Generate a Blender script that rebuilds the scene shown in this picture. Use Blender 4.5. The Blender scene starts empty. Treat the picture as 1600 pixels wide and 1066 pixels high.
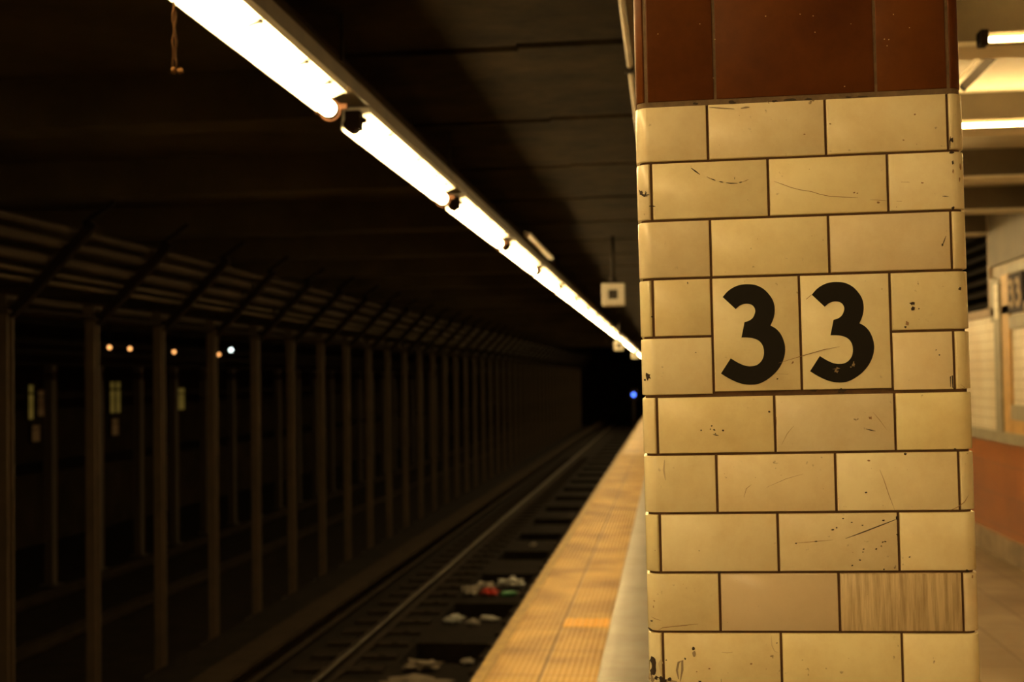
import bpy, bmesh, math, random
from mathutils import Vector, Matrix, noise

# ------------------------------------------------------------------ camera
sc = bpy.context.scene
COL = sc.collection
F = 2000.0                       # focal length in pixels of the 1600 wide frame
E = 1.55                         # eye height over the platform
ROLL = 0.018
d = Vector(((1044 - 800) / F, -(590 - 533) / F, -1)).normalized()   # track direction seen by the camera
u = Vector((-ROLL, 1, 0)); u = (u - d * u.dot(d)).normalized()
xx = d.cross(u).normalized()
M3 = Matrix((xx, d, u))          # camera -> world
cam_d = bpy.data.cameras.new('camera'); cam = bpy.data.objects.new('camera', cam_d); COL.objects.link(cam)
cam.matrix_world = Matrix.Translation((0, 0, E)) @ M3.to_4x4()
cam_d.sensor_width = 36; cam_d.lens = 36 * F / 1600
cam_d.clip_start = 0.05; cam_d.clip_end = 300
cam_d.dof.use_dof = True; cam_d.dof.focus_distance = 1.835; cam_d.dof.aperture_fstop = 5.6
sc.camera = cam

# ------------------------------------------------------------------ world, exposure, lamp strengths
w = bpy.data.worlds.new('world'); sc.world = w; w.use_nodes = True
w.node_tree.nodes['Background'].inputs[0].default_value = (0.5, 0.3, 0.12, 1)
w.node_tree.nodes['Background'].inputs[1].default_value = 0.0
vs = sc.view_settings
vs.view_transform = 'Standard'; vs.look = 'None'; vs.gamma = 1; vs.use_curve_mapping = False
vs.exposure = 0.88
LAMP = (1.0, 0.68, 0.27)         # colour of the fluorescent light in this warm exposure
EDGE_LAMP = 34.0                 # tubes over the platform edge
CROSS_LAMP = 60.0                # tubes between the ceiling beams

random.seed(7)

PIL_Y = 1.815                    # distance of the pillar's front
LEAN = -0.0075                   # the pillar leans a little
def sight(px, py):
    """direction measured at a pixel of the photograph, as (sideways, up) per metre along the track"""
    v = M3 @ Vector(((px - 800) / F, -(py - 533) / F, -1))
    return v.x / v.y, v.z / v.y
def on_face(px, py, Y=PIL_Y):
    """point of the pillar's front plane (y = Y), in the pillar's own upright frame"""
    a, b = sight(px, py)
    X, Z = a * Y, b * Y
    return (X - LEAN * Z, E + Z + LEAN * X)

# ------------------------------------------------------------------ materials
def mat(name, color, rough=0.6, metal=0.0, emit=None, strength=0.0, noise_amt=0.0, noise_scale=5.0,
        dark=None, bump=0.0, bump_scale=30.0, coord='Object', stretch=(1, 1, 1), spec=0.5):
    m = bpy.data.materials.new(name); m.use_nodes = True
    nt = m.node_tree; b = nt.nodes['Principled BSDF']
    b.inputs['Base Color'].default_value = (*color, 1)
    b.inputs['Roughness'].default_value = rough
    b.inputs['Metallic'].default_value = metal
    b.inputs['Specular IOR Level'].default_value = spec
    if emit:
        b.inputs['Emission Color'].default_value = (*emit, 1)
        b.inputs['Emission Strength'].default_value = strength
    tc = nt.nodes.new('ShaderNodeTexCoord'); mp = nt.nodes.new('ShaderNodeMapping')
    mp.inputs['Scale'].default_value = stretch
    nt.links.new(tc.outputs[coord], mp.inputs[0])
    if noise_amt > 0:
        n = nt.nodes.new('ShaderNodeTexNoise'); n.inputs['Scale'].default_value = noise_scale
        n.inputs['Detail'].default_value = 6; n.inputs['Roughness'].default_value = 0.65
        nt.links.new(mp.outputs[0], n.inputs['Vector'])
        r = nt.nodes.new('ShaderNodeValToRGB')
        r.color_ramp.elements[0].position = 0.35; r.color_ramp.elements[1].position = 0.68
        dk = dark or tuple(c * (1 - noise_amt) for c in color)
        r.color_ramp.elements[0].color = (*dk, 1); r.color_ramp.elements[1].color = (*color, 1)
        nt.links.new(n.outputs['Fac'], r.inputs[0])
        nt.links.new(r.outputs[0], b.inputs['Base Color'])
    if bump > 0:
        n2 = nt.nodes.new('ShaderNodeTexNoise'); n2.inputs['Scale'].default_value = bump_scale
        n2.inputs['Detail'].default_value = 4
        nt.links.new(mp.outputs[0], n2.inputs['Vector'])
        bp = nt.nodes.new('ShaderNodeBump'); bp.inputs['Strength'].default_value = bump
        bp.inputs['Distance'].default_value = 0.01
        nt.links.new(n2.outputs['Fac'], bp.inputs['Height']); nt.links.new(bp.outputs[0], b.inputs['Normal'])
    return m

def tile_mat(name, base, stain, streak=False, rough=0.16, speck=True, spec=0.4):
    """glazed tile: per-tile tint, faint stains, fine specks and hairline wear"""
    m = bpy.data.materials.new(name); m.use_nodes = True
    nt = m.node_tree; b = nt.nodes['Principled BSDF']; L = nt.links.new; N = nt.nodes.new
    b.inputs['Roughness'].default_value = rough; b.inputs['Specular IOR Level'].default_value = spec
    tc = N('ShaderNodeTexCoord')
    n1 = N('ShaderNodeTexNoise'); n1.inputs['Scale'].default_value = 9; n1.inputs['Detail'].default_value = 8
    n1.inputs['Roughness'].default_value = 0.7
    mp = N('ShaderNodeMapping'); L(tc.outputs['Object'], mp.inputs[0]); L(mp.outputs[0], n1.inputs['Vector'])
    if streak:
        mp.inputs['Scale'].default_value = (14, 14, 0.8)
    r = N('ShaderNodeValToRGB')
    if streak:
        r.color_ramp.elements[0].position = 0.36; r.color_ramp.elements[1].position = 0.6
    else:
        r.color_ramp.elements[0].position = 0.30; r.color_ramp.elements[1].position = 0.62
    r.color_ramp.elements[0].color = (*stain, 1); r.color_ramp.elements[1].color = (*base, 1)
    L(n1.outputs['Fac'], r.inputs[0])
    at = N('ShaderNodeAttribute'); at.attribute_name = 'tint'
    mul = N('ShaderNodeMixRGB'); mul.blend_type = 'MULTIPLY'; mul.inputs[0].default_value = 1
    L(r.outputs[0], mul.inputs[1]); L(at.outputs['Color'], mul.inputs[2])
    out = mul.outputs[0]
    if speck:
        n2 = N('ShaderNodeTexNoise'); n2.inputs['Scale'].default_value = 95; n2.inputs['Detail'].default_value = 3
        L(tc.outputs['Object'], n2.inputs['Vector'])
        r2 = N('ShaderNodeValToRGB'); r2.color_ramp.elements[0].position = 0.70; r2.color_ramp.elements[1].position = 0.76
        r2.color_ramp.elements[0].color = (0, 0, 0, 1); r2.color_ramp.elements[1].color = (0.75, 0.75, 0.75, 1)
        L(n2.outputs['Fac'], r2.inputs[0])
        n3 = N('ShaderNodeTexNoise'); n3.inputs['Scale'].default_value = 11
        L(tc.outputs['Object'], n3.inputs['Vector'])
        r3 = N('ShaderNodeValToRGB'); r3.color_ramp.elements[0].position = 0.5; r3.color_ramp.elements[1].position = 0.62
        L(n3.outputs['Fac'], r3.inputs[0])
        mm = N('ShaderNodeMath'); mm.operation = 'MULTIPLY'; L(r2.outputs[0], mm.inputs[0]); L(r3.outputs[0], mm.inputs[1])
        mx = N('ShaderNodeMixRGB'); L(mm.outputs[0], mx.inputs[0]); L(out, mx.inputs[1])
        mx.inputs[2].default_value = (0.16, 0.09, 0.04, 1)
        out = mx.outputs[0]
    L(out, b.inputs['Base Color'])
    n4 = N('ShaderNodeTexNoise'); n4.inputs['Scale'].default_value = 14; L(tc.outputs['Object'], n4.inputs['Vector'])
    bp = N('ShaderNodeBump'); bp.inputs['Strength'].default_value = 0.12; bp.inputs['Distance'].default_value = 0.004
    L(n4.outputs['Fac'], bp.inputs['Height']); L(bp.outputs[0], b.inputs['Normal'])
    return m

def brick_mat(name, c1, c2, mortar, bw, rh, rough, axes='yz', msize=0.006, offset=0.5, bump=0.3, stain=0.0, noise_scale=1.5, wav=0.0, spec=0.5):
    """flat tiled surface; axes say which object coordinates run along and across the courses"""
    m = bpy.data.materials.new(name); m.use_nodes = True
    nt = m.node_tree; b = nt.nodes['Principled BSDF']; L = nt.links.new; N = nt.nodes.new
    b.inputs['Roughness'].default_value = rough; b.inputs['Specular IOR Level'].default_value = spec
    tc = N('ShaderNodeTexCoord'); sp = N('ShaderNodeSeparateXYZ'); cb = N('ShaderNodeCombineXYZ')
    L(tc.outputs['Object'], sp.inputs[0])
    L(sp.outputs['xyz'.index(axes[0])], cb.inputs[0]); L(sp.outputs['xyz'.index(axes[1])], cb.inputs[1])
    br = N('ShaderNodeTexBrick'); L(cb.outputs[0], br.inputs['Vector'])
    br.inputs['Scale'].default_value = 1; br.inputs['Brick Width'].default_value = bw; br.inputs['Row Height'].default_value = rh
    br.inputs['Mortar Size'].default_value = msize; br.inputs['Mortar Smooth'].default_value = 0.1
    br.inputs['Color1'].default_value = (*c1, 1); br.inputs['Color2'].default_value = (*c2, 1)
    br.inputs['Mortar'].default_value = (*mortar, 1); br.offset = offset
    out = br.outputs['Color']
    if stain > 0:
        n = N('ShaderNodeTexNoise'); n.inputs['Scale'].default_value = noise_scale; n.inputs['Detail'].default_value = 7
        L(tc.outputs['Object'], n.inputs['Vector'])
        r = N('ShaderNodeValToRGB'); r.color_ramp.elements[0].position = 0.35; r.color_ramp.elements[1].position = 0.62
        k = 1 - stain
        r.color_ramp.elements[0].color = (k, k * 0.9, k * 0.8, 1); r.color_ramp.elements[1].color = (1, 1, 1, 1)
        L(n.outputs['Fac'], r.inputs[0])
        mx = N('ShaderNodeMixRGB'); mx.blend_type = 'MULTIPLY'; mx.inputs[0].default_value = 1
        L(out, mx.inputs[1]); L(r.outputs[0], mx.inputs[2]); out = mx.outputs[0]
    L(out, b.inputs['Base Color'])
    inv = N('ShaderNodeMath'); inv.operation = 'SUBTRACT'; inv.inputs[0].default_value = 1
    L(br.outputs['Fac'], inv.inputs[1])
    bp = N('ShaderNodeBump'); bp.inputs['Strength'].default_value = bump; bp.inputs['Distance'].default_value = 0.004
    L(inv.outputs[0], bp.inputs['Height']); L(bp.outputs[0], b.inputs['Normal'])
    if wav > 0:
        n5 = N('ShaderNodeTexNoise'); n5.inputs['Scale'].default_value = 16; n5.inputs['Detail'].default_value = 2
        L(tc.outputs['Object'], n5.inputs['Vector'])
        b2 = N('ShaderNodeBump'); b2.inputs['Strength'].default_value = wav; b2.inputs['Distance'].default_value = 0.02
        L(n5.outputs['Fac'], b2.inputs['Height']); L(bp.outputs[0], b2.inputs['Normal']); L(b2.outputs[0], b.inputs['Normal'])
    return m

MT = {
 'cream': tile_mat('cream_glaze', (0.87, 0.79, 0.55), (0.74, 0.62, 0.39), rough=0.26),
 'tan': tile_mat('tan_glaze', (0.66, 0.55, 0.42), (0.60, 0.49, 0.36), speck=False),
 'streak': tile_mat('streaked_glaze', (0.62, 0.50, 0.34), (0.34, 0.245, 0.15), streak=True, rough=0.35, speck=False),
 'brown': tile_mat('brown_glaze', (0.130, 0.038, 0.006), (0.085, 0.023, 0.004), rough=0.42, spec=0.12, speck=False),
 'grout': mat('grout', (0.13, 0.068, 0.032), 0.9, noise_amt=0.35, noise_scale=60),
 'grout_grey': mat('grey_grout', (0.20, 0.13, 0.075), 0.9, noise_amt=0.4, noise_scale=60),
 'black': mat('black_glaze', (0.010, 0.008, 0.006), 0.45, spec=0.15),
 'chip': mat('chipped_dark', (0.035, 0.02, 0.012), 0.85),
 'scratch': mat('scratch', (0.33, 0.19, 0.09), 0.8),
 'worn': mat('worn_grey', (0.30, 0.23, 0.15), 0.8),
 'tube': mat('lit_tube', (0.9, 0.85, 0.75), 0.4, emit=LAMP, strength=EDGE_LAMP),
 'cross_tube': mat('lit_ceiling_tube', (0.9, 0.85, 0.75), 0.4, emit=LAMP, strength=CROSS_LAMP),
 'reflector': mat('white_enamel', (0.86, 0.84, 0.78), 0.35, noise_amt=0.12, noise_scale=8),
 'channel': mat('channel_steel', (0.11, 0.08, 0.045), 0.55, noise_amt=0.5, noise_scale=6),
 'dark_steel': mat('dark_steel', (0.022, 0.016, 0.010), 0.7, spec=0.15, noise_amt=0.4, noise_scale=10),
 'holder': mat('lampholder_plastic', (0.014, 0.008, 0.004), 0.8, spec=0.08),
 'ring': mat('brown_ring', (0.035, 0.014, 0.006), 0.7, spec=0.1),
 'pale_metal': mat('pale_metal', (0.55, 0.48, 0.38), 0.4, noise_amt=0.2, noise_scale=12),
 'post': mat('post_paint', (0.090, 0.060, 0.035), 0.6, noise_amt=0.35, noise_scale=4),
 'brace': mat('brace_steel', (0.014, 0.010, 0.007), 0.9, spec=0.08),
 'pipe': mat('pipe_dust', (0.055, 0.037, 0.022), 0.75, noise_amt=0.4, noise_scale=3),
 'soot': mat('soot_concrete', (0.035, 0.025, 0.015), 0.9, noise_amt=0.5, noise_scale=1.2, spec=0.1),
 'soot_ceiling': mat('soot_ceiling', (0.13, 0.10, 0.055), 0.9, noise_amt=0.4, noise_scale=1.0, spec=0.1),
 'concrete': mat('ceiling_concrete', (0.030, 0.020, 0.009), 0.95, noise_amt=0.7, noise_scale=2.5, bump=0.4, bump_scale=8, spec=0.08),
 'gap': mat('joint_shadow', (0.01, 0.008, 0.006), 1.0),
 'bed': mat('trackbed', (0.016, 0.011, 0.007), 0.9, noise_amt=0.55, noise_scale=5, bump=0.6, bump_scale=14, spec=0.1),
 'tie': mat('creosote_tie', (0.026, 0.018, 0.012), 0.9, spec=0.1, noise_amt=0.5, noise_scale=12),
 'rail': mat('worn_rail', (0.028, 0.019, 0.012), 0.8, noise_amt=0.5, noise_scale=4, spec=0.1),
 'rail_top': mat('polished_rail_top', (0.07, 0.055, 0.042), 0.45, metal=0.7),
 'board': mat('cover_board', (0.036, 0.024, 0.014), 0.9, spec=0.1, noise_amt=0.4, noise_scale=6),
 'lamp_body': mat('lamp_body_paint', (0.10, 0.08, 0.05), 0.6, spec=0.1),
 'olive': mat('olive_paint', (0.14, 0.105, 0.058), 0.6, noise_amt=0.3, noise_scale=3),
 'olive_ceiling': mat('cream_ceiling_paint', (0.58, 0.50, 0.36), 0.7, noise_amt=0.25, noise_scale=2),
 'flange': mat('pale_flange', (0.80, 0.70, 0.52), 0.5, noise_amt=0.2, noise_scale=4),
 'yellow_edge': mat('yellow_nosing', (0.50, 0.33, 0.08), 0.6, noise_amt=0.5, noise_scale=9, dark=(0.24, 0.15, 0.05)),
 'white_box': mat('white_housing', (0.62, 0.58, 0.50), 0.5),
 'grille': mat('dark_grille', (0.03, 0.025, 0.02), 0.8),
 'paper': mat('crumpled_paper', (0.40, 0.36, 0.31), 0.8, noise_amt=0.3, noise_scale=20),
 'red': mat('red_wrapper', (0.55, 0.05, 0.03), 0.5),
 'green': mat('green_plastic', (0.08, 0.28, 0.12), 0.35),
 'clear': mat('cloudy_plastic', (0.45, 0.45, 0.43), 0.2),
 'cup': mat('paper_cup', (0.13, 0.10, 0.07), 0.7),
 'blue': mat('blue_lens', (0.05, 0.1, 0.6), 0.3, emit=(0.06, 0.16, 1.0), strength=2.6),
 'bulb': mat('warm_bulb', (0.9, 0.7, 0.5), 0.4, emit=(1.0, 0.42, 0.12), strength=1.5),
 'bulb_white': mat('white_bulb', (0.9, 0.9, 0.9), 0.4, emit=(0.75, 0.9, 0.85), strength=3.0),
 'lit_pane': mat('lit_pane', (0.3, 0.25, 0.1), 0.6, emit=(0.032, 0.022, 0.004), strength=1.0),
 'dim_pane': mat('dim_pane', (0.3, 0.2, 0.1), 0.6, emit=(0.006, 0.003, 0.001), strength=1.0),
 'sign': mat('sign_ground', (0.035, 0.025, 0.03), 0.6, spec=0.08),
 'sign_white': mat('sign_digit', (0.42, 0.32, 0.22), 0.6, spec=0.1),
 'tan_mosaic': mat('tan_mosaic', (0.62, 0.36, 0.11), 0.45, noise_amt=0.25, noise_scale=14),
 'grey_trim': mat('grey_trim_tile', (0.34, 0.30, 0.21), 0.5, noise_amt=0.25, noise_scale=10),
 'brown_trim': mat('brown_trim_tile', (0.36, 0.23, 0.12), 0.5, noise_amt=0.3, noise_scale=10),
 'frieze': mat('frieze_tile', (0.36, 0.28, 0.17), 0.5, noise_amt=0.35, noise_scale=5),
 'base_concrete': mat('base_concrete', (0.34, 0.25, 0.16), 0.9, noise_amt=0.45, noise_scale=4, bump=0.3),
 'rope': mat('frayed_rope', (0.025, 0.012, 0.005), 1.0, spec=0.03),
}
MT['wall_white'] = brick_mat('white_wall_tile', (0.80, 0.74, 0.60), (0.76, 0.69, 0.54), (0.42, 0.34, 0.22), 0.168, 0.083, 0.38, 'yz', 0.004, stain=0.15)
MT['wall_orange'] = brick_mat('orange_wall_tile', (0.38, 0.115, 0.016), (0.33, 0.098, 0.013), (0.26, 0.09, 0.035), 0.55, 0.26, 0.32, 'yz', 0.006, stain=0.25)
MT['floor_tile'] = brick_mat('tan_floor_tile', (0.29, 0.225, 0.145), (0.26, 0.195, 0.125), (0.15, 0.10, 0.06), 0.51, 0.33, 0.42, 'yx', 0.008, offset=0.0, stain=0.35, noise_scale=2.2)
MT['edge_tile'] = brick_mat('grey_edge_tile', (0.26, 0.25, 0.23), (0.20, 0.19, 0.175), (0.07, 0.055, 0.04), 0.30, 1.0, 0.28, 'yx', 0.006, offset=0.0, stain=0.2, noise_scale=5, bump=0.9, wav=0.16, spec=0.22)
MT['tactile'] = brick_mat('yellow_tactile', (0.62, 0.40, 0.12), (0.56, 0.355, 0.105), (0.22, 0.13, 0.04), 0.61, 0.34365, 0.5, 'yx', 0.006, offset=0.0, stain=0.42, noise_scale=2.0)
MT['patch'] = mat('new_yellow', (0.82, 0.43, 0.03), 0.5)

# ------------------------------------------------------------------ mesh helpers
class MB:
    def __init__(s): s.bm = bmesh.new(); s.m = 0
    def poly(s, pts, mi=None):
        f = s.bm.faces.new([s.bm.verts.new(p) for p in pts]); f.material_index = s.m if mi is None else mi
    def hexa(s, c, mi=None):
        v = [s.bm.verts.new(p) for p in c]
        for q in ((0,3,2,1),(4,5,6,7),(0,1,5,4),(1,2,6,5),(2,3,7,6),(3,0,4,7)):
            f = s.bm.faces.new([v[i] for i in q]); f.material_index = s.m if mi is None else mi
    def box(s, x0, x1, y0, y1, z0, z1, mi=None):
        s.hexa([(x0,y0,z0),(x1,y0,z0),(x1,y1,z0),(x0,y1,z0),(x0,y0,z1),(x1,y0,z1),(x1,y1,z1),(x0,y1,z1)], mi); return s
    def prism_y(s, prof, y0, y1, mi=None, caps=True):
        """profile of (x, z) points swept along y"""
        n = len(prof)
        a = [s.bm.verts.new((x, y0, z)) for x, z in prof]; b = [s.bm.verts.new((x, y1, z)) for x, z in prof]
        for i in range(n):
            f = s.bm.faces.new((a[i], a[(i+1) % n], b[(i+1) % n], b[i])); f.material_index = s.m if mi is None else mi
        if caps:
            s.bm.faces.new(a[::-1]); s.bm.faces.new(b)
        return s
    def prism_z(s, prof, z0, z1, mi=None):
        n = len(prof)
        a = [s.bm.verts.new((x, y, z0)) for x, y in prof]; b = [s.bm.verts.new((x, y, z1)) for x, y in prof]
        for i in range(n):
            f = s.bm.faces.new((a[i], a[(i+1) % n], b[(i+1) % n], b[i])); f.material_index = s.m if mi is None else mi
        s.bm.faces.new(a[::-1]); s.bm.faces.new(b)
        return s
    def prism_x(s, prof, x0, x1, mi=None):
        """profile of (y, z) points swept along x"""
        n = len(prof)
        a = [s.bm.verts.new((x0, y, z)) for y, z in prof]; b = [s.bm.verts.new((x1, y, z)) for y, z in prof]
        for i in range(n):
            f = s.bm.faces.new((a[i], a[(i+1) % n], b[(i+1) % n], b[i])); f.material_index = s.m if mi is None else mi
        s.bm.faces.new(a[::-1]); s.bm.faces.new(b)
        return s
    def bar(s, p, q, wd, ht, up=(0, 0, 1), mi=None):
        p = Vector(p); q = Vector(q); t = (q - p).normalized(); up = Vector(up)
        r = t.cross(up).normalized(); v = r.cross(t).normalized()
        c = []
        for o in (p, q):
            for a, b in ((-1,-1),(1,-1),(1,1),(-1,1)): c.append(o + r*(a*wd/2) + v*(b*ht/2))
        s.hexa(c, mi); return s
    def tube(s, pts, r, n=12, caps=True):
        pts = [Vector(p) for p in pts]; rings = []
        rr = r if isinstance(r, (list, tuple)) else [r] * len(pts)
        ref = Vector((0, 0, 1))
        for i, p in enumerate(pts):
            t = (pts[min(i+1, len(pts)-1)] - pts[max(i-1, 0)]).normalized()
            if abs(t.dot(ref)) > 0.95: rf = Vector((1, 0, 0))
            else: rf = ref
            a = t.cross(rf).normalized(); b = a.cross(t).normalized()
            rings.append([s.bm.verts.new(p + (a*math.cos(k*2*math.pi/n) + b*math.sin(k*2*math.pi/n))*rr[i]) for k in range(n)])
        for A, B in zip(rings, rings[1:]):
            for k in range(n):
                f = s.bm.faces.new((A[k], A[(k+1) % n], B[(k+1) % n], B[k])); f.smooth = True; f.material_index = s.m
        if caps: s.bm.faces.new(rings[0]); s.bm.faces.new(rings[-1][::-1])
        return s
    def torus(s, c, R, r, n=28, m=8):
        c = Vector(c); rings = []
        for i in range(n):
            a = i*2*math.pi/n
            rings.append([s.bm.verts.new(c + Vector((math.cos(a)*(R + r*math.cos(b)), r*math.sin(b), math.sin(a)*(R + r*math.cos(b)))))
                          for b in [j*2*math.pi/m for j in range(m)]])
        for i in range(n):
            A, B = rings[i], rings[(i+1) % n]
            for j in range(m):
                f = s.bm.faces.new((A[j], A[(j+1) % m], B[(j+1) % m], B[j])); f.smooth = True
        return s
    def ball(s, c, r, sub=2, sx=1, sy=1, sz=1, rough=0.0, seed=0):
        ret = bmesh.ops.create_icosphere(s.bm, subdivisions=sub, radius=1)
        for v in ret['verts']:
            k = 1 + rough * noise.noise(v.co * 2.2 + Vector((seed * 3.1, seed, 0)))
            v.co = Vector((v.co.x*sx*r*k, v.co.y*sy*r*k, v.co.z*sz*r*k)) + Vector(c)
        return s
    def build(s, name, mats, parent=None, bevel=0.0, loc=None):
        bmesh.ops.recalc_face_normals(s.bm, faces=s.bm.faces)
        me = bpy.data.meshes.new(name); s.bm.to_mesh(me); s.bm.free()
        for m in (mats if isinstance(mats, (list, tuple)) else [mats]): me.materials.append(m)
        o = bpy.data.objects.new(name, me); COL.objects.link(o)
        if parent: o.parent = parent
        if loc: o.location = loc
        if bevel > 0:
            b = o.modifiers.new('bevel', 'BEVEL'); b.width = bevel; b.segments = 2; b.limit_method = 'ANGLE'
        return o

def thing(name, label, cat, loc=(0, 0, 0), group=None):
    o = bpy.data.objects.new(name, None); COL.objects.link(o); o.location = loc; o.empty_display_size = 0.1
    return tag(o, label, cat, group)
def tag(o, label, cat, group=None):
    o['label'] = label; o['category'] = cat
    if group: o['group'] = group
    return o
def struct(o): o['kind'] = 'structure'; return o
def dup(root, loc, label=None, group=None):
    r = root.copy(); COL.objects.link(r); r.location = loc
    if label: r['label'] = label
    if group: r['group'] = group
    for ch in root.children:
        c = ch.copy(); COL.objects.link(c); c.parent = r
        for g in ch.children:
            e = g.copy(); COL.objects.link(e); e.parent = c
    return r
def H(h): return E + h
ORD = ['first', 'second', 'third', 'fourth', 'fifth', 'sixth', 'seventh', 'eighth', 'ninth', 'tenth', 'eleventh', 'twelfth']

# ================================================================== the setting
Y0, Y1 = -20.0, 85.0
EDGE = -1.036
# platform slab with its tiled floor
m = MB(); m.box(-0.39, 0.62, Y0, Y1, -0.22, 0); struct(m.build('floor', MT['edge_tile']))
m = MB(); m.box(0.62 - .205, 2.95 - .205, Y0 - .43, Y1 - .43, -0.22, 0); struct(m.build('floor', MT['floor_tile'], loc=(.205, .43, 0)))
m = MB(); m.box(EDGE + 0.03, -0.39, Y0, Y1, -0.22, -0.02); m.box(-0.62, 0.0, Y0, Y1, -1.6, -0.22)
struct(m.build('trim_1', MT['soot']))
# yellow tactile strip along the edge
t = thing('tactile_strip', 'worn yellow tactile warning strip with rows of domes along the platform edge', 'platform edge strip')
m = MB(); m.box(EDGE + 0.07, -0.392, Y0, Y1, -0.02, 0.003); m.build('tactile_paving', MT['tactile'], t, loc=(0, 0, 0))
m = MB(); m.box(EDGE, EDGE + 0.066, Y0, Y1, -0.06, 0.004); m.build('nosing', MT['yellow_edge'], t, bevel=0.004)
m = MB()
def dome(bm, x, y, z, r, h):
    a = [bm.verts.new((x + r*math.cos(k*math.pi/3), y + r*math.sin(k*math.pi/3), z)) for k in range(6)]
    b = [bm.verts.new((x + .55*r*math.cos(k*math.pi/3), y + .55*r*math.sin(k*math.pi/3), z + h)) for k in range(6)]
    for k in range(6): bm.faces.new((a[k], a[(k+1) % 6], b[(k+1) % 6], b[k]))
    bm.faces.new(b)
y = 4.0
while y < 26:
    for i in range(18):
        x = -0.948 + i*0.0318 + (0.006 if i > 8 else 0)
        dome(m.bm, x, y, 0.003, 0.0095, 0.0045)
    y += 0.042
o = m.build('dome_rows', MT['tactile'], t); o['kind'] = 'stuff'
m = MB(); m.box(-0.683, -0.396, 8.02, 8.30, 0.003, 0.0055)
for i in range(5):
    for j in range(5): dome(m.bm, -0.655 + i*0.057, 8.05 + j*0.06, 0.0055, 0.011, 0.004)
pt = m.build('repair_patch', MT['patch'], t); pt['label'] = 'bright new yellow patch in the worn strip'

# platform ceiling: concrete slabs with dark joints and a stepped soffit
ks = [5.50 + 1.575*k for k in range(-17, 30)]
m = MB()
for i, y in enumerate(ks[:-1]):
    yb = ks[i+1]
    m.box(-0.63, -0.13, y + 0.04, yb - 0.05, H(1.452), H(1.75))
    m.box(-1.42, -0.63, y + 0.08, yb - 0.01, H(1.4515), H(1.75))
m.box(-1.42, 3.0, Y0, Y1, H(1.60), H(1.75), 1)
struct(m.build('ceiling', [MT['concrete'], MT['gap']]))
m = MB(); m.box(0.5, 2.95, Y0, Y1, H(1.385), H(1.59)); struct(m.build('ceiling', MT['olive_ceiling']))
# ceiling over the tracks with cross beams
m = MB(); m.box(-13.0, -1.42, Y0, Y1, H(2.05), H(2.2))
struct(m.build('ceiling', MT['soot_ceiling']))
m = MB()
for k in range(-1, 22):
    m.box(-13.0, -1.42, 5.0 + 3.04*k, 5.35 + 3.04*k, H(1.72), H(2.05))
struct(m.build('trim_2', MT['soot_ceiling']))
m = MB(); m.box(-1.50, -1.42, Y0, Y1, H(1.40), H(2.05)); struct(m.build('trim_3', MT['soot']))
# girder over the pillar line, with pale conduit on its lower edge
m = MB(); m.box(-0.125, 0.5, Y0, Y1, H(1.32), H(1.6)); struct(m.build('trim_4', MT['olive']))
t = thing('conduit', 'pale steel conduit running along the ceiling girder left of the pillar', 'conduit')
m = MB(); m.tube([(-0.137, Y0, H(1.315)), (-0.137, 50, H(1.315))], 0.011); m.build('pipe', MT['pale_metal'], t)
for yy in (5.38, 9.2, 13.0):
    m = MB(); m.box(-0.16, -0.12, yy, yy + 0.06, H(1.295), H(1.345)); m.build('clamp', MT['dark_steel'], t)
# steel cross beams over the platform
for k in range(-14, 18):
    yb = 4.82 + 1.65*k
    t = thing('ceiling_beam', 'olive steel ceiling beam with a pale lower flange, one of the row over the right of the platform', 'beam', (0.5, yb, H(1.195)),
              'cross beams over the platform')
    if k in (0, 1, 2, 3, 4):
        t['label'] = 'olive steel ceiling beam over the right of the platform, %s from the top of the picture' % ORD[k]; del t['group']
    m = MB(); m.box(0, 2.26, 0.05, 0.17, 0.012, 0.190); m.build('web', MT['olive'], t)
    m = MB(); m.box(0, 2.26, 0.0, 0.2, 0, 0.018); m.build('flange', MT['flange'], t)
# tubes fixed across the near side of beams, some added out of view
def cross_light(x0, x1, yb, label, group=None, z=1.204, hood=True):
    t = thing('ceiling_light', label, 'ceiling light', (x0, yb, H(z)), group)
    m = MB(); m.tube([(0.03, -0.052, 0.0), (x1 - x0 - 0.03, -0.052, 0.0)], 0.008 if hood else 0.019, 12); m.build('tube', MT['cross_tube'], t)
    m = MB(); m.box(0, x1 - x0, -0.040, -0.004, -0.010, 0.030); m.build('housing', MT['lamp_body'], t)
    for x in (0, x1 - x0 - 0.03):
        m = MB(); m.box(x, x + 0.03, -0.068, -0.004, -0.02, 0.036); m.build('lampholder', MT['holder'], t, bevel=0.004)
    return t
cross_light(1.14, 2.3, 4.82, 'bright fluorescent tube across the nearest visible ceiling beam, top right corner')
cross_light(0.7, 2.5, 6.47, 'long bright fluorescent tube across the second ceiling beam right of the pillar')
t = cross_light(0.75, 2.4, 4.82 + 0.62, 'added fluorescent tube hidden under the ceiling, just behind the nearest beam', z=1.335, hood=False)  # extra tube out of sight, added to brighten the ceiling bay
for k in (2, 3, 4, 5, 6, 8):
    cross_light(0.6, min(1.9, .20*(4.82 + 1.65*k)), 4.82 + 1.65*k, 'added unseen fluorescent tube on a far ceiling beam behind the pillar', 'added tubes hidden behind the pillar')  # unseen tubes added to light the right wall
for k in (-3, -4, -5, -6, -7, -8, -10, -12, -14):
    cross_light(-0.1, 2.6, 4.82 + 1.65*k, 'fluorescent tube across a ceiling beam on the near side of the pillar', 'tubes on the near side of the pillar')
t = thing('ceiling_brace', 'dark diagonal steel brace between ceiling beams beside the pillar top', 'brace')
m = MB(); m.bar((1.24, 5.5, H(1.19)), (1.42, 5.5, H(1.37)), 0.05, 0.035); m.build('strut', MT['dark_steel'], t)
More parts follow.
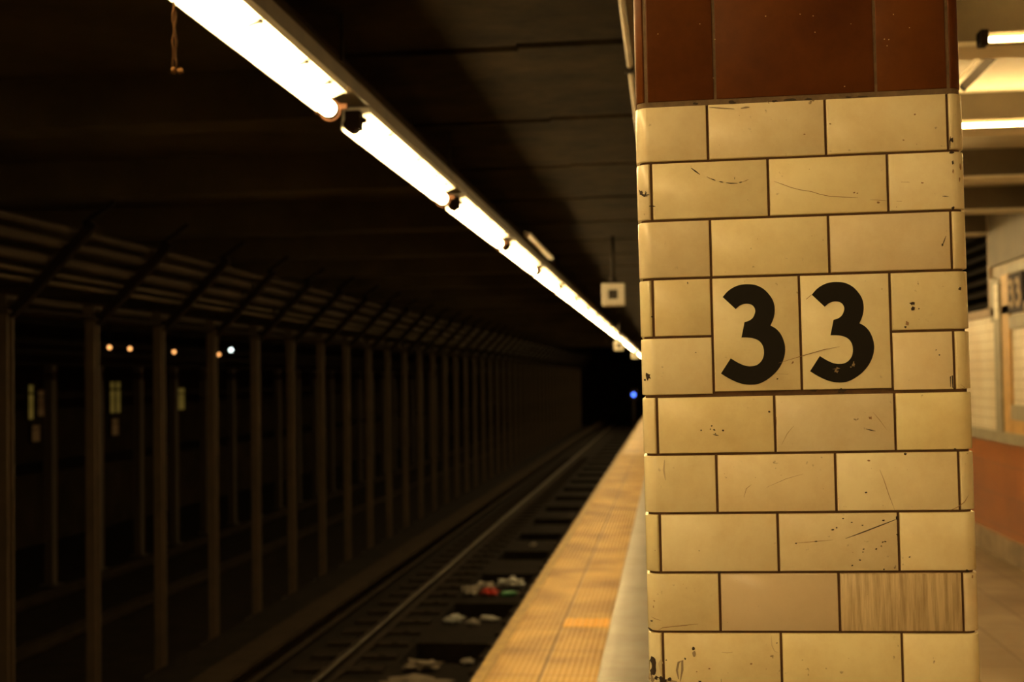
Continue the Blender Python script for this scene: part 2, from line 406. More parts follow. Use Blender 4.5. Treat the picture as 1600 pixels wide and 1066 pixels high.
m = MB(); m.bar((1.22, 5.53, H(1.225)), (1.36, 5.53, H(1.365)), 0.06, 0.010); m.build('strut_flange', MT['olive'], t)

# right wall in its bands
WX = 2.763
def wall_box(name, y0, y1, z0, z1, mt, proud=0.0, parent=None, thick=0.3):
    m = MB(); m.box(WX - proud, WX + thick, y0, y1, z0, z1)
    return m.build(name, mt, parent)
wr = wall_box('wall_right', Y0, Y1, 1.06, 2.03, MT['wall_white']); struct(wr)
wall_box('wall_dado', Y0, Y1, 0.19, 0.97, MT['wall_orange'], 0.006, wr)
wall_box('wall_cap', Y0, Y1, 0.97, 1.06, MT['grey_trim'], 0.03, wr)
wall_box('wall_molding', Y0, Y1, 2.03, 2.10, MT['brown_trim'], 0.02, wr)
wall_box('wall_frieze', Y0, 11.33, 2.10, H(0.90), MT['frieze'], 0.0, wr)
wall_box('wall_frieze', Y0, 11.33, H(0.90), H(1.47), MT['olive'], 0.03, wr)
wall_box('wall_frieze', 14.98, Y1, 2.10, H(1.47), MT['frieze'], 0.0, wr)
struct(wall_box('baseboard_right', Y0, Y1, 0.0, 0.19, MT['base_concrete'], 0.035))
# dark louvred opening above the white tiles
t = thing('louver_grille', 'dark louvred ventilation opening high in the right wall', 'vent', (WX, 11.335, 2.105))
m = MB(); m.box(0.22, 0.30, 0, 3.64, 0, 0.82); m.build('backing', MT['gap'], t)
for k in range(7):
    m = MB(); m.prism_y([(0.03, 0.02 + k*.108), (0.035, 0.02 + k*.108), (0.14, 0.09 + k*.108), (0.135, 0.09 + k*.108)], 0.01, 3.63)
    m.build('slat', MT['dark_steel'], t)
for yy in (0.0, 3.58):
    m = MB(); m.box(-0.02, 0.22, yy, yy + 0.06, 0, 0.82); m.build('jamb', MT['brown_trim'], t)
# pilaster strips, tan border and number tablet
m = MB(); m.box(WX - 0.03, WX, 11.00, 11.20, 1.06, H(0.78)); m.box(WX - 0.02, WX, 11.20, 11.34, 1.98, H(0.80)); struct(m.build('trim_5', MT['grey_trim']))
m = MB(); m.box(WX - 0.036, WX - 0.03, 11.03, 11.15, 2.0, H(0.74)); struct(m.build('trim_6', MT['wall_white']))
m = MB(); m.box(WX - 0.02, WX, 10.75, 10.975, 1.06, H(0.80)); m.box(WX - 0.02, WX, 9.0, 9.22, 1.06, H(0.80)); struct(m.build('trim_7', MT['tan_mosaic']))
m = MB(); m.box(WX - 0.022, WX, 9.22, 10.75, H(0.35), H(0.46)); m.box(WX - 0.022, WX, 9.22, 10.75, 1.17, 1.29)
m.box(WX - 0.018, WX, 9.22, 10.75, H(0.80), H(0.86)); struct(m.build('trim_8', MT['grey_trim']))
m = MB(); m.box(WX - 0.016, WX, 9.22, 10.75, 1.06, 1.17); struct(m.build('trim_9', MT['tan_mosaic']))

# ------------------------------------------------------------------ the numeral 3
def smooth(pts, n=10):
    """Catmull-Rom through pts (open)"""
    out = []
    P = [pts[0]] + list(pts) + [pts[-1]]
    for i in range(1, len(P) - 2):
        p0, p1, p2, p3 = [Vector(q) for q in P[i-1:i+3]]
        for k in range(n):
            s = k / n
            out.append(0.5*((2*p1) + (p2-p0)*s + (2*p0-5*p1+4*p2-p3)*s*s + (3*p1-p0-3*p2+p3)*s**3))
    out.append(Vector(P[-2]))
    return [(v.x, v.y) for v in out]
T1 = smooth([(113,203),(160,150),(215,113),(275,91),(345,84),(420,93),(490,127),(545,182),(582,245),(595,320),(585,395),(556,467)])
T2 = smooth([(556,467),(605,495),(650,545),(682,620),(692,695),(678,775),(640,855),(580,925),(505,980),(440,1008),(375,1015),(300,1008),(230,985),(160,950),(97,911)])
T3 = smooth([(188,770),(250,807),(310,834),(365,843),(420,835),(462,806),(488,762),(495,705),(482,650),(448,608),(395,585),(340,578),(287,578)])
T4 = smooth([(315,435),(360,420),(395,390),(414,340),(408,305),(385,278),(350,266),(310,268),(270,284),(234,315)])
THREE = T1 + T2[1:] + T3 + T4       # outline in pixels of a 5.92x crop whose corner is (1110, 430)
def three_mesh(ptfun, y_axis_depth):
    m = MB(); bm = m.bm
    vs_ = [bm.verts.new(ptfun(x, y)) for x, y in THREE]
    es = [bm.edges.new((vs_[i], vs_[(i+1) % len(vs_)])) for i in range(len(vs_))]
    ret = bmesh.ops.triangle_fill(bm, use_beauty=True, use_dissolve=False, edges=es)
    fs = [g for g in ret['geom'] if isinstance(g, bmesh.types.BMFace)]
    r2 = bmesh.ops.extrude_face_region(bm, geom=fs)
    for v in r2['geom']:
        if isinstance(v, bmesh.types.BMVert): v.co += Vector(y_axis_depth)
    return m

# tablet with 33 on the right wall
t = thing('number_sign', 'dark enamel tablet with pale 33 high on the right wall', 'sign', (WX, 10.32, H(0.475)))
m = MB(); m.box(-0.025, 0, 0, 0.425, 0, 0.315); m.build('panel', MT['sign'], t, bevel=0.003)
for yc in (0.395, 0.205):
    f = lambda x, y, yc=yc: (-0.025, yc - (x - 97)/595*0.165, 0.04 + (1015 - y)/930*0.235)
    three_mesh(f, (-0.004, 0, 0)).build('digit', MT['sign_white'], t)

# far end of the tunnel and the wall behind the opposite platform
m = MB(); m.box(-13.2, 3.1, Y1, Y1 + 0.3, -1.8, H(2.2)); struct(m.build('wall_back', MT['soot']))
m = MB(); m.box(-13.2, 3.1, Y0 - 0.3, Y0, -1.8, H(2.2)); struct(m.build('wall_front', MT['soot']))
m = MB(); m.box(-13.2, -13.0, Y0, Y1, -1.8, H(2.2)); struct(m.build('wall_left', MT['soot']))

# ================================================================== the tiled pillar
PX0, PX1, PY = -0.0312, 0.4080, PIL_Y + 0.006     # core; the glazed tiles stand 6 mm proud
W = PX1 - PX0; R = 0.014
P_FLAT = W - 2*R; ARC = math.pi/2*R; PER = 4*(P_FLAT + ARC)
def perim(s, off):
    """point on the rounded square perimeter; s=0 where the front-left corner meets the left side, going right"""
    s = s % PER
    side = int(s // (P_FLAT + ARC)); r = s - side*(P_FLAT + ARC)
    if r < ARC:
        a = r / R
        x = R - (R + off)*math.cos(a); y = R - (R + off)*math.sin(a)
    else:
        x = R + (r - ARC); y = -off
    c = W / 2
    x -= c; y -= c
    for _ in range(side): x, y = -y, x
    return (PX0 + c + x, PY + c + y)
def u2s(uu): return ARC + (-0.0355 + uu*0.4418) - (PX0 + R)
tint_rng = random.Random(11)
def add_tile(m, s0, s1, z0, z1, mi, thick=0.006, g=0.0015, tints=None):
    s0 += g; s1 -= g; z0 += g; z1 -= g
    if s1 - s0 < 0.006: return
    b = 0.0016
    ss = [s0, s0 + b*.4, s0 + b]
    n = max(1, int((s1 - s0 - 2*b) / 0.0045)) if True else 1
    # only subdivide where the piece runs round a corner
    cuts = []
    for c in range(-1, 6):
        a0 = c*(P_FLAT + ARC)
        for k in range(0, 9):
            q = a0 + ARC*k/8
            if s0 + b < q < s1 - b: cuts.append(q)
    ss += cuts + [s1 - b, s1 - b*.4, s1]
    offs = [0.0, thick - b*.35, thick] + [thick]*len(cuts) + [thick, thick - b*.35, 0.0]
    zz = [z0, z0 + b*.4, z0 + b, z1 - b, z1 - b*.4, z1]; zo = [0.0, thick - b*.35, thick, thick, thick - b*.35, 0.0]
    tn = tint_rng.uniform(0.93, 1.03); tcol = (tn, tn*tint_rng.uniform(0.985, 1.0), tn*tint_rng.uniform(0.94, 1.0), 1)
    lay = m.bm.loops.layers.color.get('tint') or m.bm.loops.layers.color.new('tint')
    grid = []
    for z, o2 in zip(zz, zo):
        row = []
        for s_, o1 in zip(ss, offs):
            x, y = perim(s_, min(o1, o2)); row.append(m.bm.verts.new((x, y, z)))
        grid.append(row)
    for i in range(len(zz) - 1):
        for j in range(len(ss) - 1):
            f = m.bm.faces.new((grid[i][j], grid[i][j+1], grid[i+1][j+1], grid[i+1][j])); f.material_index = mi
            f.smooth = True
            for l in f.loops: l[lay] = tcol
pillar = thing('tiled_pillar', 'square cream tiled pillar with brown tiled top and black number 33', 'pillar', (0, 0, 0))
pillar.matrix_world = Matrix.Translation((0, 0, E)) @ Matrix.Rotation(LEAN, 4, 'Y') @ Matrix.Translation((0, 0, -E))
m = MB()
prof = [perim(PER*k/240.0, -0.0005) for k in range(240)]
prof = []
for c in range(4):
    a0 = c*(P_FLAT + ARC)
    for k in range(7): prof.append(perim(a0 + ARC*k/6, 0.0012))
m.prism_z(prof, 0.003, H(1.316)); m.build('grout_core', MT['grout'], pillar)
PITCH = 0.0826; TL = 0.163
A = [.225, .5935, .9665]; B = [.0425, .411, .7795]
m = MB(); m.bm.loops.layers.color.new('tint')
panels = []
for row in range(0, 26):
    zt = H(-0.026 + PITCH*(5 - row)); zb = zt - PITCH
    if row == 0: zt -= 0.002
    if row == 5: zt -= 0.001
    if zt <= 0.01: break
    zb = max(zb, 0.003)
    us = A if row % 2 == 0 else B
    s_first = u2s(us[0]); js = [u2s(q) for q in us]
    if row == 3: js = [u2s(q) for q in (.0385, .2235, .776)]
    if row == 4: js = [u2s(q) for q in (.2235, .776, .9635)]
    while js[-1] + TL < PER - 0.035: js.append(js[-1] + TL)
    js.append(js[0] + PER)
    for i in range(len(js) - 1):
        if row in (3, 4) and abs(js[i] - u2s(.2235)) < 1e-6:
            continue
        mi = 0
        if row == 8 and i == 0: mi = 1
        if row == 8 and i == 1: mi = 2
        add_tile(m, js[i], js[i+1], zb, zt, mi)
m.build('tile_cladding', [MT['cream'], MT['tan'], MT['streak']], pillar)
# two number tiles, each two courses high
zt = H(-0.026 + PITCH*2); zb = H(-0.026) + 0.003
for (ua, ub), ox in (((.2235, .498), 0.0), ((.498, .776), 1.0)):
    m = MB(); m.bm.loops.layers.color.new('tint')
    add_tile(m, u2s(ua), u2s(ub), zb, zt, 0)
    nt_ = m.build('number_tile', MT['cream'], pillar)
    def f(x, y, ox=ox):
        px = 1110 + x/5.92 + (138.6 if ox else 0); py = 430 + y/5.92 - (3.6 if ox else 0)
        if ox: px = 1249 + (x - 0)/5.92*0.998 + 0.2
        X, Z = on_face(px, py, PY - 0.006); return (X, PY - 0.0060, Z)
    dg = three_mesh(f, (0, -0.0006, 0)).build('digit', MT['black'], nt_)
# brown capping band
m = MB(); m.bm.loops.layers.color.new('tint')
z = H(0.387) + 0.002
js = [u2s(.032), u2s(.238), u2s(.737), u2s(.97)]
side = [js[-1] + 0.044, js[-1] + 0.26, js[-1] + 0.40]
base = [.034, .252, .752, .972]
alljs = []
for c in range(4):
    alljs += [u2s(q) + c*(P_FLAT + ARC) for q in base]
alljs.append(alljs[0] + PER)
while z < H(1.30):
    z2 = min(z + 0.305, H(1.314))
    for i in range(len(alljs) - 1): add_tile(m, alljs[i], alljs[i+1], z, z2, 0, thick=0.005)
    z = z2
m.build('brown_tile_band', MT['brown'], pillar)
m = MB(); prof2 = []
for c in range(4):
    a0 = c*(P_FLAT + ARC)
    for k in range(7): prof2.append(perim(a0 + ARC*k/6, 0.0035))
m.prism_z(prof2, H(0.383), H(0.392)); m.prism_z([perim(q, .0030) for q in [c*(P_FLAT+ARC) + ARC*k/6 for c in range(4) for k in range(7)]], H(0.392), H(1.315))
m.build('mortar_bed', MT['grout_grey'], pillar)

# chips, scratches and scuffs of the glaze, measured on the front face
def surf(px, py, lift):
    X, Z = on_face(px, py, PY - 0.0062)
    xl, xr = PX0 + R, PX1 - R
    y = PY - 0.006
    if X < xl:
        q = min(1.0, (xl - X)/(R + 0.006)); y = PY + R - (R + 0.006)*math.sqrt(max(0, 1 - q*q))
    if X > xr:
        q = min(1.0, (X - xr)/(R + 0.006)); y = PY + R - (R + 0.006)*math.sqrt(max(0, 1 - q*q))
    return (X, y - lift, Z)
def stroke(m, pts, wd, mi=0, lift=0.0006):
    pts = [Vector(p) for p in pts]
    L_, R_ = [], []
    for i, p in enumerate(pts):
        tdir = (pts[min(i+1, len(pts)-1)] - pts[max(i-1, 0)]).normalized(); n = Vector((-tdir.y, tdir.x))
        k = wd/2 * (1 if 0 < i < len(pts)-1 else 0.35)
        L_.append(p + n*k); R_.append(p - n*k)
    for i in range(len(pts) - 1):
        m.poly([surf(*L_[i], lift), surf(*L_[i+1], lift), surf(*R_[i+1], lift), surf(*R_[i], lift)], mi)
def blob(m, cx, cy, rx, ry, mi=0, n=11, lift=0.0007, jag=0.35, ang=0.0):
    ps = []
    for k in range(n):
        a = k*2*math.pi/n; r = 1 + jag*(random.random() - .5)*2
        x, y = rx*r*math.cos(a), ry*r*math.sin(a)
        ps.append(surf(cx + x*math.cos(ang) - y*math.sin(ang), cy + x*math.sin(ang) + y*math.cos(ang), lift))
    c = surf(cx, cy, lift + 0.0003)
    for k in range(n): m.poly([c, ps[k], ps[(k+1) % n]], mi)
m = MB()
def z3(x, y): return (990 + x/5.077, 140 + y/5.077)       # crops used to take the readings
def z4(x, y): return (1250 + x/5.078, 140 + y/5.078)
def z2f(x, y): return (980 + x/2.539, 400 + y/2.539)
def z5(x, y): return (1000 + x/5.73, 880 + y/5.73)
def z8(x, y): return (980 + x/2.58, 700 + y/2.58)
# chips
stroke(m, [z3(455, 622), z3(490, 648), z3(526, 674)], 2.2, 0)
for a, b, c in (((612, 708), (632, 714), (650, 722)), ((678, 730), (695, 733), (712, 737)), ((735, 740), (770, 744), (825, 743)), ((835, 738), (850, 736), (862, 733))):
    stroke(m, [z3(*a), z3(*b), z3(*c)], 1.7, 0)
stroke(m, [z3(862, 733), z3(890, 724), z3(912, 712)], 1.0, 1); stroke(m, [z3(580, 690), z3(600, 702), z3(615, 708)], 1.0, 1)
stroke(m, [z3(802, 696), z3(801, 712)], 2.0, 0)
stroke(m, [z3(44, 790), z3(55, 822), z3(80, 838), z3(125, 835)], 3.2, 0); stroke(m, [z3(95, 805), z3(98, 820), z3(82, 848), z3(110, 850)], 2.2, 0); blob(m, *z3(60, 815), 3.2, 4, 0)
stroke(m, [z3(122, 925), z3(148, 924), z3(172, 928)], 2.2, 0)
stroke(m, [z3(1110, 727), z3(1180, 752), z3(1250, 778), z3(1320, 796), z4(90, 810), z4(160, 832), z4(240, 848), z4(330, 853), z4(460, 858)], 0.9, 1)
stroke(m, [z4(555, 874), z4(620, 878), z4(690, 884)], 0.8, 1); stroke(m, [z4(765, 885), z4(808, 887)], 1.1, 1)
stroke(m, [z4(1128, 846), z4(1150, 847), z4(1178, 849)], 1.5, 0); stroke(m, [z4(800, 735), z4(870, 736)], 1.2, 1)
stroke(m, [z4(1194, 372), z4(1189, 410), z4(1190, 470)], 2.2, 0); blob(m, *z4(1206, 402), 2.8, 3.6, 0); blob(m, *z4(1202, 500), 3.8, 2.6, 0); blob(m, *z4(1214, 944), 2.6, 3.2, 0)
blob(m, *z4(1212, 578), 1.5, 3, 0); blob(m, *z4(1215, 648), 1.2, 3, 1); blob(m, *z4(1278, 610), 1.4, 5, 1); blob(m, *z4(1270, 712), 1.3, 4.5, 1)
for x, y, r in ((430, 818, 1.4), (455, 823, 1.2), (620, 897, 1.8), (820, 401, 1.6), (911, 197, 1.6), (968, 741, 1.6), (240, 273, 1.3), (35, 356, 1.2)):
    blob(m, *z4(x, y), r*1.2, r*.8, 1)
# ragged edge under the brown band
for x, y, rx, ry in ((490, 114, 4.5, 1.8), (775, 103, 5.5, 2.6), (1120, 92, 4, 1.8), (1235, 80, 9, 1.8)):
    blob(m, *z3(x, y), rx, ry, 0)
for x, y, rx, ry in ((65, 76, 6.5, 1.5), (380, 60, 5, 1.3), (500, 55, 9, 1.0)):
    blob(m, *z4(x, y), rx, ry, 0)
stroke(m, [z3(600, 140), z3(680, 146), z3(800, 154)], 1.8, 2); stroke(m, [z3(850, 150), z3(890, 142), z3(920, 140)], 3.0, 2); stroke(m, [z3(1058, 92), z3(1075, 112)], 2.5, 2)
stroke(m, [z3(100, 150), z3(103, 290)], 0.9, 3)
stroke(m, [(1478, 369), (1475, 377), (1472, 385)], 1.6, 0); blob(m, 1472.5, 383, 1.6, 2.2, 0)
# beside and under the digits
blob(m, *z2f(1130, 190), 3.6, 2.4, 0, jag=.6); blob(m, *z2f(1133, 210), 3.0, 2.6, 0, jag=.6); blob(m, *z2f(1157, 209), 1.3, 1.0, 0); blob(m, *z2f(1110, 268), 2.4, 3, 1); blob(m, *z2f(1103, 282), 2.0, 1.6, 0)
blob(m, *z2f(1320, 131), 2.6, 2.4, 0); blob(m, *z2f(240, 108), 1.0, 1.8, 0); blob(m, *z2f(98, 242), 1.6, 1.4, 0)
blob(m, *z2f(83, 478), 4.0, 5.6, 0, jag=.45); blob(m, *z2f(70, 493), 2.0, 2.0, 0)
stroke(m, [z2f(1283, 520), z2f(1282, 480), z2f(1290, 475), z2f(1292, 522), z2f(1300, 530)], 1.8, 0); stroke(m, [z2f(1322, 510), z2f(1340, 522), z2f(1318, 532)], 1.0, 1)
blob(m, *z2f(852, 536), 7, 3.5, 0); blob(m, *z2f(740, 535), 5, 1.2, 0); blob(m, *z2f(656, 424), 2.4, 1.5, 1, ang=-.7)
stroke(m, [z2f(600, 425), z2f(690, 398), z2f(780, 372), z2f(845, 360)], 1.0, 1); stroke(m, [z2f(585, 468), z2f(640, 470)], .8, 1); stroke(m, [z2f(710, 172), z2f(730, 155)], 2.6, 1)
for x, y, r in ((335, 675, 1.3), (345, 690, 1.8), (330, 688, 1.2), (293, 692, 1.2), (380, 693, 1.5), (563, 619, 1.8), (350, 705, 1.0), (596, 488, 1.3), (272, 383, 1.0), (1238, 393, 1.2), (1225, 373, 1.0), (965, 643, 2.4)):
    blob(m, *z2f(x, y), r, r*.85, 0 if r < 2 else 1)
stroke(m, [z2f(340, 708), z2f(352, 711), z2f(363, 713)], 1.8, 0); stroke(m, [z2f(946, 686), z2f(965, 691), z2f(985, 695)], 1.6, 0)
stroke(m, [z2f(612, 750), z2f(635, 705), z2f(660, 675)], .8, 1); stroke(m, [z2f(975, 620), z2f(1000, 650), z2f(1030, 690)], .7, 1); blob(m, *z2f(1103, 786), 3, 2, 0); blob(m, *z2f(1300, 767), 2, 1.4, 0)
stroke(m, [z2f(592, 640), z2f(590, 680)], 1.6, 0)
stroke(m, [z2f(148, 810), z2f(145, 850), z2f(152, 890)], 3.2, 3)
stroke(m, [z8(1018, 88), z8(1035, 130), z8(1055, 190), z8(1078, 250)], .9, 1); stroke(m, [z8(1378, 190), z8(1360, 218), z8(1330, 240), z8(1295, 255)], 1.2, 1)
blob(m, *z8(963, 180), 2.0, 1.4, 0); blob(m, *z8(974, 51), 2, 1.2, 1)
stroke(m, [z8(470, 200), z8(480, 165), z8(500, 148)], .9, 1); stroke(m, [z8(560, 160), z8(640, 125), z8(710, 105)], .6, 1)
# long scratch of the eighth course and its specks
stroke(m, [z8(880, 366), z8(950, 340), z8(1020, 313), z8(1092, 285)], 1.5, 0); stroke(m, [z8(680, 383), z8(720, 381), z8(765, 377), z8(830, 371)], .9, 1)
blob(m, *z8(680, 385), 1.6, 1.0, 0); blob(m, *z8(760, 377), 2.6, .9, 0); blob(m, *z8(1087, 282), 2.5, 3.5, 0); blob(m, *z8(1032, 292), 2.0, 1.2, 0)
for x, y, r in ((1003, 408, 1.4), (1030, 380, 1.2), (1040, 378, 1.2), (953, 408, 1.2), (950, 420, 1.0), (938, 452, 1.3), (907, 474, 1.3), (1024, 396, 1.0), (828, 330, 1.6), (845, 322, 1.2), (948, 312, 1.2), (905, 300, 1.0), (1090, 350, 1.8), (870, 285, 1.0), (1138, 440, 1.3), (1035, 490, 1.2), (290, 415, .8)):
    blob(m, *z8(x, y), r*1.2, r*.8, 0)
blob(m, *z8(1370, 496), 3.5, 2.0, 0); blob(m, *z8(1394, 520), 1.4, 2.6, 1); blob(m, *z8(372, 504), 2.6, 2.0, 0)
# lower left corner damage
stroke(m, [z5(165, 602), z5(205, 578), z5(300, 568), z5(400, 558), z5(520, 545)], 1.0, 1); stroke(m, [z5(100, 488), z5(140, 503), z5(185, 514)], 1.0, 1)
blob(m, *z5(92, 606), 4, 2.0, 0); blob(m, *z5(104, 525), 2, 1.2, 0); blob(m, *z5(120, 395), 1, 2, 1); blob(m, *z5(128, 342), 1.5, 1.2, 1)
blob(m, *z5(478, 766), 2.4, 3.0, 0, jag=.15); blob(m, *z5(484, 812), 2.8, 4.6, 2, jag=.15); blob(m, *z5(403, 857), 1.4, 1.6, 0); blob(m, *z5(235, 870), 1.1, 1.1, 0)
blob(m, *z5(113, 930), 5.4, 15.5, 0, n=16, jag=.12)
stroke(m, [z5(345, 1040), z5(330, 960), z5(345, 890), z5(378, 872), z5(378, 960), z5(360, 1060)], 3.4, 2); stroke(m, [z5(190, 1000), z5(170, 900), z5(188, 862), z5(205, 900)], 3.0, 3)
stroke(m, [z5(90, 1010), z5(140, 1030), z5(200, 1060), z5(280, 1045)], 6, 0); stroke(m, [z5(150, 1045), z5(240, 1050), z5(330, 1060)], 3, 2)
blob(m, *z5(195, 1040), 5, 4, 0); blob(m, *z5(265, 1040), 3, 3, 0); blob(m, *z5(100, 1050), 5, 6, 2)
blob(m, *z5(995, 903), 2.0, 1.6, 1); blob(m, *z5(620, 947), 1.6, 1.1, 1); blob(m, *z5(537, 1062), 2.4, 1.6, 0); stroke(m, [z5(728, 1066), z5(727, 1038)], 1.5, 0); blob(m, *z5(508, 972), 1, 1, 1); blob(m, *z5(1226, 716), 1, 1, 0)
stroke(m, [z5(730, 797), z5(780, 805), z5(830, 797)], .7, 1); stroke(m, [z5(1175, 650), z5(1180, 740), z5(1205, 790), z5(1240, 803)], 1.2, 3)
for k in range(60):        # tiny pits scattered over the glaze
    px, py = random.uniform(1005, 1505), random.uniform(175, 1060)
    if 600 > py > 440 and 1115 < px < 1392: continue
    blob(m, px, py, random.uniform(.35, .8), random.uniform(.3, .6), 1, n=6)
dm = m.build('glaze_damage', [MT['chip'], MT['scratch'], MT['worn'], MT['worn_light'] if 'worn_light' in MT else mat('faint_scuff', (0.60, 0.49, 0.31), 0.5)], pillar)
dm['kind'] = 'stuff'
# worn spots in the black of the right digit
m = MB()
def zr(x, y): return (1250 + x/5.61, 430 + y/5.61)
blob(m, *zr(330, 820), 6, 2.2, 0, lift=.0009, jag=.6, ang=-.2); blob(m, *zr(320, 845), 2.6, 2.4, 0, lift=.0009, jag=.6); blob(m, *zr(468, 780), 2.2, 3.6, 0, lift=.0009, jag=.5); blob(m, *zr(445, 806), 1.4, 1, 0, lift=.0009)
w_ = m.build('worn_paint', mat('worn_paint', (0.26, 0.19, 0.11), 0.7), dg)
# a few pale specks on the brown band
m = MB()
for x, y in ((348, 156), (342, 309), (862, 343), (745, 128), (686, 56), (738, 63), (549, 64), (1020, 155), (1038, 157), (1031, 182), (1120, 110), (1056, 57), (122, 135), (888, 95), (288, 95)):
    blob(m, 980 + x/2.539, y/2.539, .9, .8, 0, n=6, lift=.0002)
m.build('paint_specks', mat('pale_speck', (0.55, 0.42, 0.26), 0.7), pillar)

# ================================================================== lights along the platform edge
TX, TZ = -1.268, H(1.045)
t = thing('lighting_channel', 'long dark steel channel carrying the fluorescent lights over the platform edge', 'steel channel')
m = MB(); m.prism_y([(-1.315, H(1.125)), (-1.190, H(1.125)), (-1.190, H(1.18)), (-1.20, H(1.18)), (-1.20, H(1.19)), (-1.315, H(1.19))], Y0, 75)
m.build('channel_body', MT['channel'], t)
for k in range(-3, 26):
    if k < 8:
        m = MB(); m.tube([(-1.25, 2.4 + 2.48*k, H(1.19)), (-1.25, 2.4 + 2.48*k, H(1.45))], 0.007, 8); m.build('hanger_rod', MT['dark_steel'], t)
t = thing('conduit', 'thin dark conduit running on top of the lighting channel', 'conduit')
m = MB(); m.tube([(-1.205, Y0, H(1.2)), (-1.205, 75, H(1.2))], 0.009, 8); m.build('pipe', MT['board'], t)
t = thing('reflection_strip', 'pale strip beside the fluorescent row, added in place of a conduit reflection', 'reflection strip', (-1.150, 10.4, H(1.18)))  # pale strip modelled for the light mirrored on the conduit
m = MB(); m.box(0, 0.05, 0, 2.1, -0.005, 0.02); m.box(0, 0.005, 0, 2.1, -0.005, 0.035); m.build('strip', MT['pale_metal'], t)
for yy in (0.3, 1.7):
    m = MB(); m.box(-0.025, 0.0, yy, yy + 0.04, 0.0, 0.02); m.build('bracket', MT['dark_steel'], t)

FL = 2.20
def make_fixture():
    t = thing('fluorescent_light', 'x', 'fluorescent light', (TX, 0, TZ))
    m = MB(); m.prism_y([(-.040, -.012), (-.036, .020), (.068, .056), (.076, .052), (.076, .079), (-.036, .079), (-.046, -.012)], 0, 2.10)
    m.build('reflector', MT['reflector'], t)
    m = MB(); m.tube([(0, 0.05, 0), (0, 0.06, 0), (0, FL - 0.08, 0), (0, FL - .06, 0)], [.022, .030, .030, .022], 20); m.build('tube', MT['tube'], t)  # tube wider than a real lamp: its bloom put into the shape
    m = MB(); m.box(-.02, .045, -.045, .02, -.018, .06); m.tube([(0, -.05, 0), (0, .05, 0)], .027, 14)
    m.tube([(.045, -.02, .02), (.068, -.02, .02)], .013, 10); m.build('lampholder', MT['holder'], t, bevel=.004)
    m = MB(); m.box(-.018, .018, FL - .058, FL - .03, -.02, .06); m.build('lampholder', MT['holder'], t, bevel=.004)
    m = MB(); m.torus((0, FL - .06, -.003), .040, .0045); m.box(.038, .066, FL - .065, FL - .05, .0, .02); m.box(-.058, -.036, FL - .065, FL - .05, -.012, .004)
    m.build('tube_guard_ring', MT['ring'], t)
    for yy in (.45, 1.1, 1.60, 1.90):
        m = MB(); m.tube([(.064, yy, .054), (.066, yy, .044)], .008, 8); m.bar((.066, yy, .050), (.025, yy, .036), .005, .006); m.build('clip', MT['dark_steel'], t)
    return t
fx = make_fixture()
for n in range(-9, 28):
    y = 2.62 + 2.48*n
    if n < 0: lab, grp = 'fluorescent light of the edge row on the near side of the camera', 'edge lights out of view'
    elif n < 9: lab, grp = 'lit fluorescent light over the platform edge, %s from the top left of the row' % ORD[n], None
    else: lab, grp = 'tiny far fluorescent light near the vanishing end of the row', 'far edge lights'
    o = fx if n == -9 else dup(fx, (TX, y, TZ))
    o.location = (TX, y, TZ); o['label'] = lab
    if grp: o['group'] = grp
# frayed pull cord
t = thing('pull_cord', 'frayed twisted cord hanging below the nearest fluorescent light, top left', 'cord', (-1.225, 3.10, H(1.05)))
m = MB()
for ph in (0, math.pi):
    pts = [( -0.004 + 0.004*k/14*math.cos(ph) + 0.0025*math.cos(k*1.9 + ph), 0.0025*math.sin(k*1.3 + ph), -0.25*k/14) for k in range(15)]
    m.tube(pts, [.0012]*5 + [.0034]*10, 6)
m.build('cord', MT['rope'], t)
m = MB()
m.ball((-0.006, 0, -0.252), 0.008, 1, rough=.6); m.ball((0.012, 0, -0.255), 0.007, 1, rough=.6, seed=2)
for k in range(5): m.tube([(0, 0, -0.245), (-.014 + .008*k, 0, -0.26 - .004*(k % 2))], .0018, 5)
m.build('frayed_end', mat('frayed_end', (.09, .045, .018), 1.0, spec=0.03), t)

# ================================================================== boxes hanging from the platform ceiling
def speaker(x, y, h, size, label, lit=False):
    t = thing('loudspeaker', label, 'loudspeaker', (x, y, H(h)))
    s = size/2; q = s*.42
    m = MB()
    m.box(-s, s, 0.02, size*.8, -s, s)
    for a in ((-s, s, q, s), (-s, s, -s, -q), (-s, -q, -q, q), (q, s, -q, q)): m.box(a[0], a[1], 0, 0.02, a[2], a[3])
    m.build('housing', MT['white_box'], t, bevel=.006)
    m = MB(); m.box(-q, q, 0.012, 0.0195, -q, q); m.build('grille', MT['grille'], t)
    m = MB(); m.tube([(0, size*.4, s), (0, size*.4, s + .06)], .035, 10); m.tube([(0, size*.4, s + .06), (0, size*.4, 1.45 - h)], .022 if not lit else .03, 10)
    m.box(-.03, .03, size*.4 - .03, size*.4 + .03, s, s + .03); m.build('drop_pole', MT['dark_steel'], t)
    return t
speaker(-0.54, 13.0, 0.852, 0.225, 'square white loudspeaker hanging from the ceiling just left of the pillar')
speaker(-1.055, 28.0, 0.713, 0.21, 'small pale loudspeaker hanging far down the platform near the light row')
speaker(-1.066, 42.0, 0.747, 0.22, 'tiny dim loudspeaker hanging farthest down the platform beside the pillar edge')

